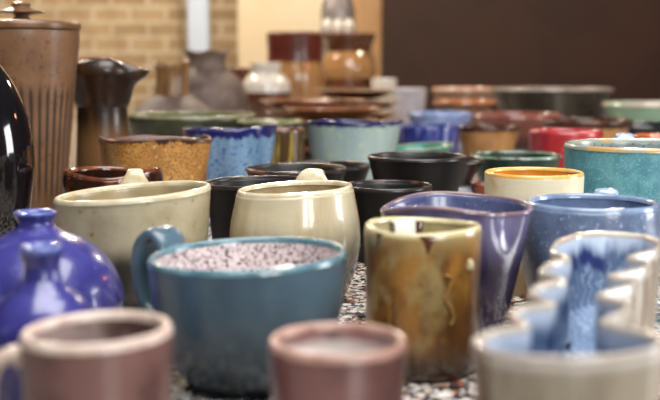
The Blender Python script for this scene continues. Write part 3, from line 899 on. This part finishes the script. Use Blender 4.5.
for k, (px, lb) in enumerate([(327, 'left one'), (338, 'middle one'), (349, 'right one')]):  # three round white highlights, given shape as added pots
    p, t = at_depth(px, 22, 4.55 - (0.03 if k != 1 else -0.02))
    s = t / F
    root = thing('light_spot_pot', 'tiny white round pot added as a light spot on the collared jar, %s of three' % lb, 'pot', (p.x, p.y, TZ + ztop + 0.0015), 'tiny white pots added as light spots on the collared jar')
    hh = s * 14
    lathe('body', [(s * 2.4, 0), (s * 4, 0.001), (s * 5.3, hh * 0.35), (s * 5.2, hh * 0.6), (s * 3.6, hh * 0.85), (s * 2.4, hh * 0.93)], mwh, root, 32, cap1=False)
    lathe('rim', [(s * 2.4, hh * 0.93), (s * 2.8, hh), (s * 2.0, hh), (s * 1.8, hh * 0.8)], mwh, root, 32, False, True)
pot('jar', 'slim grey jar rising behind the tiny white light spots', 'jar', 338, -6, 4.93,
    [('body', [(14, None), (15, 106), (17, 90), (17.5, 40), (17, 10)]), ('rim', [(17, 10), (15, 2), (13, -4), (14.5, -7), (12, -7), (11, 0)])], [G('pewter_glaze', (134, 124, 120), (104, 96, 94), 8, rough=0.25, coat=0.4)] * 2)
vessel('cup', 'little cream cup between the collared jar and the brown wall', 'cup', 384, 76.5, 26, 0.19, [(0.75, 0), (0.8, 0.02), (0.95, 0.5), (1, 1)], mwh, mwh, None, wall=0.008, depth=4.2)
vessel('bowl', 'small whitish bowl before the lower edge of the brown wall', 'bowl', 409, 86, 36, 0.155, [(0.6, 0), (0.66, 0.02), (0.9, 0.5), (1, 1)], G('ice_white_glaze', (206, 200, 204), (180, 176, 186), 9, rough=0.15, coat=0.7), None, None, wall=0.009, depth=4.0)


def plate_stack(cx, yc, w, d, h, n, mats, rims, where, grp):
    p, t = at_depth(cx, yc, d)
    r = w * 0.5 / F * t
    # every plate nests on the one below: a common step
    plate_h = 0.034
    step = (h - plate_h) / max(1, n - 1)
    for k in range(n):
        ords = ['bottom', 'second', 'third', 'fourth', 'fifth', 'sixth'][k] if k < n - 1 else 'top'
        rk = r * (1 + 0.05 * math.sin(k * 2.1 + cx))
        o = thing('plate', '%s shallow plate of the %s, %s' % (['glossy brown', 'ochre brown', 'pale rimmed brown'][k % 3], where, ords if ords == 'top' else ords + ' from below' if k else 'lowest'), 'plate',
                  (p.x + 0.004 * math.sin(k * 3.3), p.y, TZ + k * step), grp)
        z = plate_h
        m = mats[k % len(mats)]
        lathe('body', [(rk * 0.45, 0), (rk * 0.55, 0.0015), (rk * 0.8, z * 0.5), (rk * 0.97, z * 0.88)], m, o, 64, cap1=False)
        lathe('rim', [(rk * 0.97, z * 0.88), (rk, z * 0.95), (rk * 0.985, z), (rk * 0.95, z * 0.96)], rims[k % len(rims)], o, 64, False, False)
        lathe('interior', [(rk * 0.95, z * 0.96), (rk * 0.8, z * 0.62), (rk * 0.5, z * 0.22), (rk * 0.3, z * 0.2)], m, o, 64, False, True)


mr1 = G('copper_lip', (196, 118, 74), (140, 78, 46), 12, rough=0.14, coat=0.7)
mr2 = G('pale_cream_lip', (216, 196, 170), (190, 150, 116), 12, rough=0.14, coat=0.7)
vessel('cup', 'dark brown cup half hidden between the ruffled grey vase and the white-shouldered jar', 'cup', 246, 67, 36, 0.231, [(0.7, 0), (0.75, 0.02), (0.9, 0.5), (1, 1)], mbw, mbw, None, wall=0.008, depth=4.5)
plate_stack(315, 101, 106, 3.2, 0.135, 4, [mbw, mtn, mbw], [mr1, mr1, mr2], 'stack below the oxblood-banded jar', 'stacked brown plates')
plate_stack(356, 91, 86, 3.75, 0.155, 4, [mbw, mtn, mbw], [mr2, mr1, mr2], 'stack below the collared jar', 'stacked brown plates')
plate_stack(333, 107, 100, 2.72, 0.13, 4, [mbw, mbw, mtn], [mr1, mr2, mr1], 'stack right behind the celadon bowl', 'stacked brown plates')

# ------------------------------------------------------------------ light
w = bpy.data.worlds.new('world')
sc.world = w
w.use_nodes = True
nt = w.node_tree
bg = nt.nodes['Background']
tcw = nt.nodes.new('ShaderNodeTexCoord')
spw = nt.nodes.new('ShaderNodeSeparateXYZ')
mrw = nt.nodes.new('ShaderNodeMapRange')
mxw = nt.nodes.new('ShaderNodeMix')
mxw.data_type = 'RGBA'
nt.links.new(tcw.outputs['Generated'], spw.inputs[0])
nt.links.new(spw.outputs['Z'], mrw.inputs['Value'])
mrw.inputs['From Min'].default_value = 0.05
mrw.inputs['From Max'].default_value = 1.0
nt.links.new(mrw.outputs[0], mxw.inputs[0])
mxw.inputs[6].default_value = (0.035, 0.035, 0.04, 1)
mxw.inputs[7].default_value = (0.8, 0.84, 0.92, 1)
nt.links.new(mxw.outputs[2], bg.inputs['Color'])
bg.inputs['Strength'].default_value = 0.1


def area(name, loc, target, sx, sy, power, col):
    ld = bpy.data.lights.new(name, 'AREA')
    ld.shape = 'RECTANGLE'
    ld.size, ld.size_y = sx, sy
    ld.energy = power
    ld.color = col
    o = bpy.data.objects.new(name, ld)
    COL.objects.link(o)
    o.location = loc
    o.rotation_euler = (Vector(target) - Vector(loc)).to_track_quat('-Z', 'Y').to_euler()
    return o


# tall window in the wall behind the camera, to its right: two panes
area('window_daylight', (1.05, -1.95, 1.75), (0.1, 1.2, 0.8), 0.45, 1.0, 24, (0.95, 0.98, 1.0))
area('window_daylight', (1.65, -1.75, 1.75), (0.1, 1.2, 0.8), 0.45, 1.0, 24, (0.95, 0.98, 1.0))
# window on the right-hand side
area('side_window_daylight', (2.6, 1.2, 1.28), (0.2, 1.0, 0.85), 0.8, 0.9, 32, (0.97, 0.98, 1.0))
# daylight from the high roof light
area('roof_light', (0.3, 0.55, 2.6), (0.2, 1.2, 0.8), 1.8, 1.5, 78, (1.0, 0.985, 0.97))
# warm ceiling lamps over the far end of the room
for lx, ly, e in ((-1.4, 4.2, 85), (-0.2, 4.1, 80), (1.2, 4.2, 40)):
    ld = bpy.data.lights.new('ceiling_lamp', 'POINT')
    ld.energy = e
    ld.color = (1.0, 0.87, 0.7)
    ld.shadow_soft_size = 0.09
    o = bpy.data.objects.new('ceiling_lamp', ld)
    COL.objects.link(o)
    o.location = (lx, ly, 2.3)

ld = bpy.data.lights.new('red_lamp', 'POINT')
ld.energy = 7
ld.color = (1.0, 0.3, 0.16)
ld.shadow_soft_size = 0.06
o = bpy.data.objects.new('red_lamp', ld)
COL.objects.link(o)
o.location = (1.9, 2.6, 1.7)

sc.view_settings.view_transform = 'Standard'
sc.view_settings.look = 'None'
sc.view_settings.gamma = 1.0
sc.view_settings.use_curve_mapping = False
sc.view_settings.exposure = 0.0
sc.cycles.use_denoising = True
